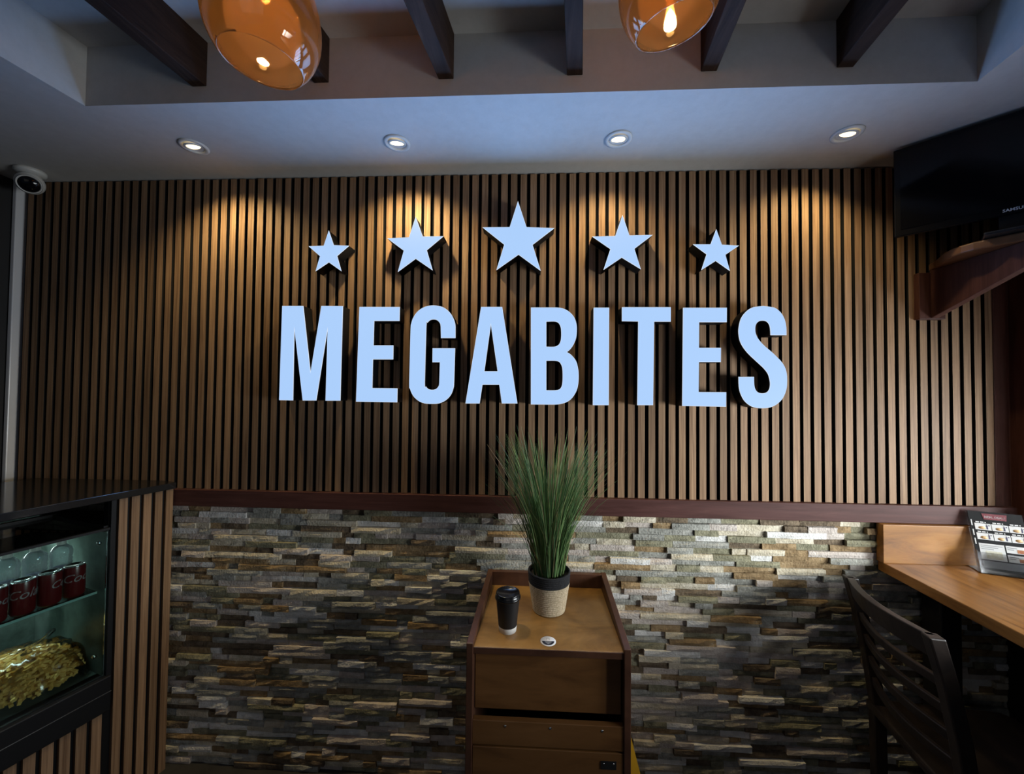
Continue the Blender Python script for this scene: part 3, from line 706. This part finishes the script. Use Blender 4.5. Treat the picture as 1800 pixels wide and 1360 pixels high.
for z0 in (0.079, 0.048):
    pic = pr('picture', M['white'], 0.085, 0.147-0.003, z0, z0+0.024); pr('meal_print', M['pr_sauce'], 0.112, 0.1435, z0+0.002, z0+0.014, 0.0032, pic)
    for q in range(2): pr('text_line', M['pr_grey'], 0.088, 0.112-q*0.008, z0+0.0165-q*0.006, z0+0.019-q*0.006, 0.0032, pic)
pr('picture', M['pr_grey'], 0.016, 0.144, 0.020, 0.044)

# ------------------------------------------------------------------ right corner: bracket, shelf, television
br = empty('shelf_bracket', (1.53, 0.0, 1.845)); tag(br, 'dark wooden gusset bracket on the slats under the television shelf', 'bracket')
MB().box(1.494, 1.590, -0.022, -0.0005, 1.848, 2.028).build('wall_block', M['trim_v'], br, bevel=0.002)
g = MB(); prof = [(-0.0225,1.852),(-0.0225,2.036),(-0.46,2.036),(-0.46,2.015)]
g.add([(1.535,y,z) for y,z in prof]+[(1.563,y,z) for y,z in prof], ((0,1,2,3),(7,6,5,4),(0,4,5,1),(1,5,6,2),(2,6,7,3),(3,7,4,0)))
g.build('gusset', M['trim_v'], br, bevel=0.002)
shp = [(1.545,-0.006),(1.522,-0.055),(1.478,-0.125),(1.463,-0.165),(1.462,-0.195),(1.470,-0.225),(1.488,-0.255),(1.527,-0.300),(1.585,-0.385),(1.655,-0.475),(1.735,-0.555),(1.810,-0.600),(1.888,-0.006)]
o = MB().prism(shp, 2.0365, 2.066).build('corner_shelf', grain('shelf_wood', [(0.3,(0.10,0.045,0.02)),(0.6,(0.17,0.08,0.038)),(0.8,(0.22,0.11,0.055))], (14,3,14), 0.4, 0.05, 0.15), bevel=0.006, seg=3)
tag(o, 'brown rounded corner shelf carrying the television', 'shelf')
tva = math.atan2(-0.69, 0.72)
tv = empty('television', (1.52, -0.30, 2.067), tva); tag(tv, 'black flat screen television angled in the upper right corner', 'television')
def tb(name, m, x0,x1,y0,y1,z0,z1,parent=tv,bevel=0.0): return MB().box(x0,x1,y0,y1,z0,z1).build(name, m, parent, world=False, bevel=bevel)
H0, H1, HW = 0.060, 0.380, 0.272
tb('back_case', M['black_matt'], -HW+0.02, HW-0.02, 0.010, 0.040, H0+0.02, H1-0.02, bevel=0.008)
bz = tb('bezel', mat('tv_bezel', (0.004,0.004,0.005), 0.2, spec=0.25), -HW, HW, -0.004, 0.012, H0, H1, bevel=0.003)
tb('screen', M['screen'], -HW+0.016, HW-0.016, -0.0052, -0.0035, H0+0.024, H1-0.016)
me = text_mesh('SAMSUNG', 0.013, 0.0002, 0, 0.0002); me.transform(Matrix.Translation((0,-0.0046,H0+0.0125)) @ Matrix.Rotation(math.pi/2,4,'X')); me.materials.clear(); me.materials.append(M['silver_print'])
ob = bpy.data.objects.new('lettering', me); COL.objects.link(ob); ob.parent = tv
tb('stand_neck', M['black_matt'], -0.035, 0.035, 0.008, 0.026, 0.006, H0+0.04)
tb('stand_foot', mat('tv_foot', (0.02,0.02,0.022), 0.12), -0.07, 0.07, -0.03, 0.06, 0.0, 0.010, bevel=0.004)

# ------------------------------------------------------------------ chair
ch = empty('dining_chair', (1.141, -0.262, 0), -0.171); tag(ch, 'dark ladder-back wooden chair facing the oak counter', 'chair')
yF, yN = 0.176, -0.176                        # chair space: x forward to the counter, y across
CX = [(0.0,0.085),(0.20,0.085),(0.45,0.082),(0.62,0.060),(0.78,0.030),(0.90,0.0)]
def bx_(z):                                   # x of the back posts at height z
    for (a,b),(c,d) in zip(CX,CX[1:]):
        if z <= c: return b+(d-b)*(z-a)/(c-a)
    return CX[-1][1]
def post(y, zt):
    w, d = 0.0165, 0.019; vs = []; zz = [0,0.2,0.45,0.54,0.62,0.70,0.78,zt]
    for z in zz:
        x = bx_(z); vs += [(x-d,y-w,z),(x+d,y-w,z),(x+d,y+w,z),(x-d,y+w,z)]
    fs = [(i*4+k, i*4+(k+1)%4, (i+1)*4+(k+1)%4, (i+1)*4+k) for i in range(len(zz)-1) for k in range(4)]+[(3,2,1,0),tuple(len(vs)-4+k for k in range(4))]
    return MB().add(vs, fs).build('back_post', M['chair'], ch, world=False, bevel=0.004)
post(yN, 0.892); post(yF, 0.892)
def rail(z0, z1, bow, name, th):
    n = 14; vs = []
    for i in range(n+1):
        f = i/n; y = yN+(yF-yN)*f; q = math.sin(math.pi*f)
        for z in (z0, z1):
            xb = bx_(z)-bow*q
            vs += [(xb-th,y,z),(xb+th,y,z)]
    fs = []
    for i in range(n):
        a = i*4; b = a+4
        fs += [(a,a+1,b+1,b),(a+2,b+2,b+3,a+3),(a,b,b+2,a+2),(a+1,a+3,b+3,b+1)]
    fs += [(0,2,3,1),(n*4,n*4+1,n*4+3,n*4+2)]
    return MB().add(vs, fs).build(name, M['chair'], ch, world=False, bevel=0.003)
rail(0.826, 0.892, 0.036, 'top_rail', 0.012)
for z in (0.746, 0.672, 0.598, 0.524): rail(z, z+0.028, 0.036, 'back_rail', 0.008)
MB().prism([(0.055,-0.195),(0.055,0.195),(0.47,0.228),(0.50,0.205),(0.50,-0.205),(0.47,-0.228)], 0.425, 0.455).build('seat', M['chair'], ch, world=False, bevel=0.008)
for y in (-0.195, 0.195):
    MB().box(0.445,0.480,y-0.017,y+0.017,0.0,0.425).build('front_leg', M['chair'], ch, world=False, bevel=0.003)
    MB().box(0.09,0.45,y*0.95-0.010,y*0.95+0.010,0.16,0.19).build('stretcher', M['chair'], ch, world=False)

# ------------------------------------------------------------------ bin cabinet in the middle
cab = empty('bin_cabinet', (0.06, -0.24, 0)); tag(cab, 'stained plywood bin cabinet standing against the stone wall', 'cabinet')
ZS = 0.800; YB, YFR = -0.030, -0.418
def sx(f, side):   # outer X of side panels from back (f=0) to front (f=1)
    return (-0.159+(-0.180+0.159)*f) if side < 0 else (0.302+(0.298-0.302)*f)
TH = 0.020
for side in (-1, 1):
    xb, xf = sx(0, side), sx(1, side); ib, i_f = xb-side*TH, xf-side*TH
    lo_, hi_ = (xb, ib) if side < 0 else (ib, xb); lof, hif = (xf, i_f) if side < 0 else (i_f, xf)
    mb = MB()
    mb.hexa([(lof,YFR-0.006,0),(hif,YFR-0.006,0),(hi_,YB,0),(lo_,YB,0)], [(lof,YFR-0.006,0.812),(hif,YFR-0.006,0.812),(hi_,YB,0.853),(lo_,YB,0.853)])
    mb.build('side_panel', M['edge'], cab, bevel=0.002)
def inx(y, side):
    f = (y-YB)/(YFR-YB); return sx(f, side)-side*TH
def panel(name, m, y0, y1, z0, z1, parent=cab, mx=0.0, bevel=0.0015):
    mb = MB(); mb.hexa([(inx(y0,-1)+mx,y0,z0),(inx(y0,1)-mx,y0,z0),(inx(y1,1)-mx,y1,z0),(inx(y1,-1)+mx,y1,z0)], [(inx(y0,-1)+mx,y0,z1),(inx(y0,1)-mx,y0,z1),(inx(y1,1)-mx,y1,z1),(inx(y1,-1)+mx,y1,z1)])
    return mb.build(name, m, parent, bevel=bevel)
panel('back_panel', M['edge'], YB-0.020, YB, 0.0, 0.851)
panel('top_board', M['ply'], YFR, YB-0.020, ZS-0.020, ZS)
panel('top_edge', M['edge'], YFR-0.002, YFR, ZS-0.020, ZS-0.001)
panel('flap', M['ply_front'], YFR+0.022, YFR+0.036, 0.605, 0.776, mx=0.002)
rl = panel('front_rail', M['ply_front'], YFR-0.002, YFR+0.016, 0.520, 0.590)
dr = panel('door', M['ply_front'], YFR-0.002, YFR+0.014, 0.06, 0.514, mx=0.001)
panel('inner_floor', M['black_matt'], YFR+0.02, YB-0.02, 0.02, 0.06)
for f in (0.22, 0.52, 0.86):
    xx = inx(YFR,-1)+(inx(YFR,1)-inx(YFR,-1))*f
    MB().lathe([(0.004,0),(0.0036,0.0012),(0.0005,0.0012)], 12, M=Matrix.Translation((xx,YFR-0.002,0.576)) @ Matrix.Rotation(math.pi/2,4,'X')).build('screw', M['chrome'], rl)
hx = inx(YFR,1)-0.035
hg = MB().box(hx-0.030,hx+0.014,YFR-0.0045,YFR-0.002,0.470,0.492).build('catch_plate', M['black_steel'], dr)
for q in (-0.022, 0.006): MB().lathe([(0.003,0),(0.0005,0.001)], 10, M=Matrix.Translation((hx+q,YFR-0.0045,0.486)) @ Matrix.Rotation(math.pi/2,4,'X')).build('screw', M['chrome'], hg)

# sticker on the cabinet top
sp = at_z(963.5, 1127, ZS)
t = empty('round_sticker', (sp.x, sp.y, ZS)); tag(t, 'round white and black sticker on the cabinet top', 'sticker')
R_ = 0.0235
MB().lathe([(R_,0.0002),(R_,0.0008),(0.0005,0.0008)], 40).build('disc', M['white'], t, world=False)
hp = [(0.0185*math.cos(a), 0.0185*math.sin(a)) for a in [math.pi+math.pi*k/20 for k in range(21)]]
MB().prism(hp, 0.0008, 0.0011).build('dark_half', mat('sticker_navy', (0.012,0.014,0.03), 0.5), t, world=False)
for x0, x1, y0, y1 in ((-0.0048,-0.0040,0.003,0.013),(0.0038,0.0046,0.003,0.013),(-0.0048,0.0046,0.0125,0.0133)): MB().box(x0,x1,y0,y1,0.0008,0.0011).build('cup_print', M['pr_grey'], t, world=False)
for y0, hw in ((-0.0045,0.010),(-0.009,0.007),(-0.013,0.003)): MB().box(-hw,hw,y0-0.0014,y0+0.0014,0.0011,0.0014).build('text_line', M['pr_grey'], t, world=False)

# coffee cup
cp = at_z(891.5, 1114, ZS); cp = Vector((cp.x, cp.y+0.022, ZS))
t = empty('coffee_cup', tuple(cp)); tag(t, 'black paper coffee cup with lid on the cabinet top', 'cup')
MB().lathe([(0.0255,0.0),(0.0275,0.0),(0.0290,0.017)], 40, cap1=False).build('white_base', M['cup_white'], t, world=False)
MB().lathe([(0.0290,0.017),(0.0375,0.102)], 40, cap0=False, cap1=False).build('sleeve', M['cup'], t, world=False)
MB().lathe([(0.0385,0.100),(0.0405,0.101),(0.0405,0.106),(0.0390,0.107),(0.0375,0.116),(0.0370,0.119),(0.0335,0.119),(0.0325,0.1155),(0.0005,0.1155)], 40, cap0=False).build('lid', M['lid'], t, world=False)

# potted grass
gp = at_z(966, 1085, ZS); gp = Vector((gp.x, gp.y+0.052, ZS))
t = empty('potted_grass', tuple(gp)); tag(t, 'tall artificial grass in a two-tone woven basket on the cabinet', 'potted plant')
def coil(z0, z1, r0, r1, n, rr=0.004):
    prof = []
    for k in range(n):
        f = (k+0.5)/n; zc = z0+(z1-z0)*f; rc = r0+(r1-r0)*f; h = (z1-z0)/n/2
        for a in (-70,-35,0,35,70):
            a = math.radians(a); prof.append((rc-rr+rr*math.cos(a), zc+h*math.sin(a)))
    return prof
def rope_lathe(prof, name, m):
    mb = MB(); seg = 96; vs = []
    for i, (r, z) in enumerate(prof):
        for k in range(seg):
            th = 2*math.pi*k/seg; q = r*(1+0.010*math.sin(th*48+i//5*1.3)); vs.append((q*math.cos(th), q*math.sin(th), z))
    n = len(prof); mb.add(vs, [(i*seg+k, i*seg+(k+1)%seg, (i+1)*seg+(k+1)%seg, (i+1)*seg+k) for i in range(n-1) for k in range(seg)], 0, True)
    return mb.build(name, m, t, world=False)
rope_lathe([(0.001,0.002),(0.050,0.001)]+coil(0.001, 0.096, 0.056, 0.071, 14), 'lower_basket', M['rope'])
rope_lathe(coil(0.096, 0.136, 0.071, 0.074, 6)+[(0.068,0.136),(0.066,0.118)], 'upper_band', M['rope_dark'])
MB().lathe([(0.067,0.120),(0.001,0.122)], 32, cap0=False).build('soil', M['soil'], t, world=False)
GM = [mat('grass_dark', (0.040,0.095,0.030), 0.45), mat('grass_mid', (0.095,0.185,0.060), 0.45), mat('grass_light', (0.20,0.30,0.11), 0.45), mat('grass_dry', (0.30,0.21,0.11), 0.55)]
gr = MB(); rnd = random.Random(11)
for i in range(680):
    a = rnd.uniform(0, 2*math.pi); r0 = 0.052*math.sqrt(rnd.random())
    ln = rnd.gauss(0.44, 0.055); ln = min(max(ln, 0.22), 0.535)
    out = 0.05+0.125*rnd.random()**1.15+r0*0.8
    if rnd.random() < 0.04: out += 0.05; ln *= 0.85
    ux, uy = math.cos(a+rnd.gauss(0,0.35)), math.sin(a+rnd.gauss(0,0.35))
    bend = rnd.uniform(0.7, 1.9); w = rnd.uniform(0.0010, 0.0021)
    n = 6; vs = []; px_, py_ = -uy, ux; q = rnd.uniform(0, 3.14)
    ca, sa = math.cos(q), math.sin(q)
    for k in range(n+1):
        f = k/n; d = out*(0.35*f+0.65*f**(1+bend)); z = 0.12+ln*(f-0.10*(out/0.2)*f*f)
        c = Vector((r0*math.cos(a)+ux*d, r0*math.sin(a)+uy*d, z)); ww = w*(1-f)**0.55+0.00025
        c.y = min(c.y, -gp.y-0.012)
        off = Vector((px_*ca+ux*sa*0.6, py_*ca+uy*sa*0.6, 0))*ww
        vs += [c-off, c+off]
    mi = rnd.choices((0,1,2,3), (38,38,17,7))[0]
    gr.add(vs, [(2*k,2*k+1,2*k+3,2*k+2) for k in range(n)], mi)
o = gr.build('grass_blades', GM, t, world=False); tag(o, kind='stuff')

# yellow floor sign, only a sliver shows beside the cabinet
ys = empty('floor_sign', (0.345, -0.33, 0)); tag(ys, 'yellow folding floor sign tucked beside the cabinet', 'floor sign')
for s, y0 in ((1,-0.36),(-1,-0.30)):
    MB().hexa([(0.302,y0-0.10*s*0.2-0.004,0),(0.45,y0-0.10*s*0.2-0.004,0),(0.45,y0-0.10*s*0.2+0.004,0),(0.302,y0-0.10*s*0.2+0.004,0)], [(0.303,-0.334,0.50),(0.318,-0.334,0.50),(0.318,-0.326,0.50),(0.303,-0.326,0.50)]).build('leaf', M['yellow'], ys)
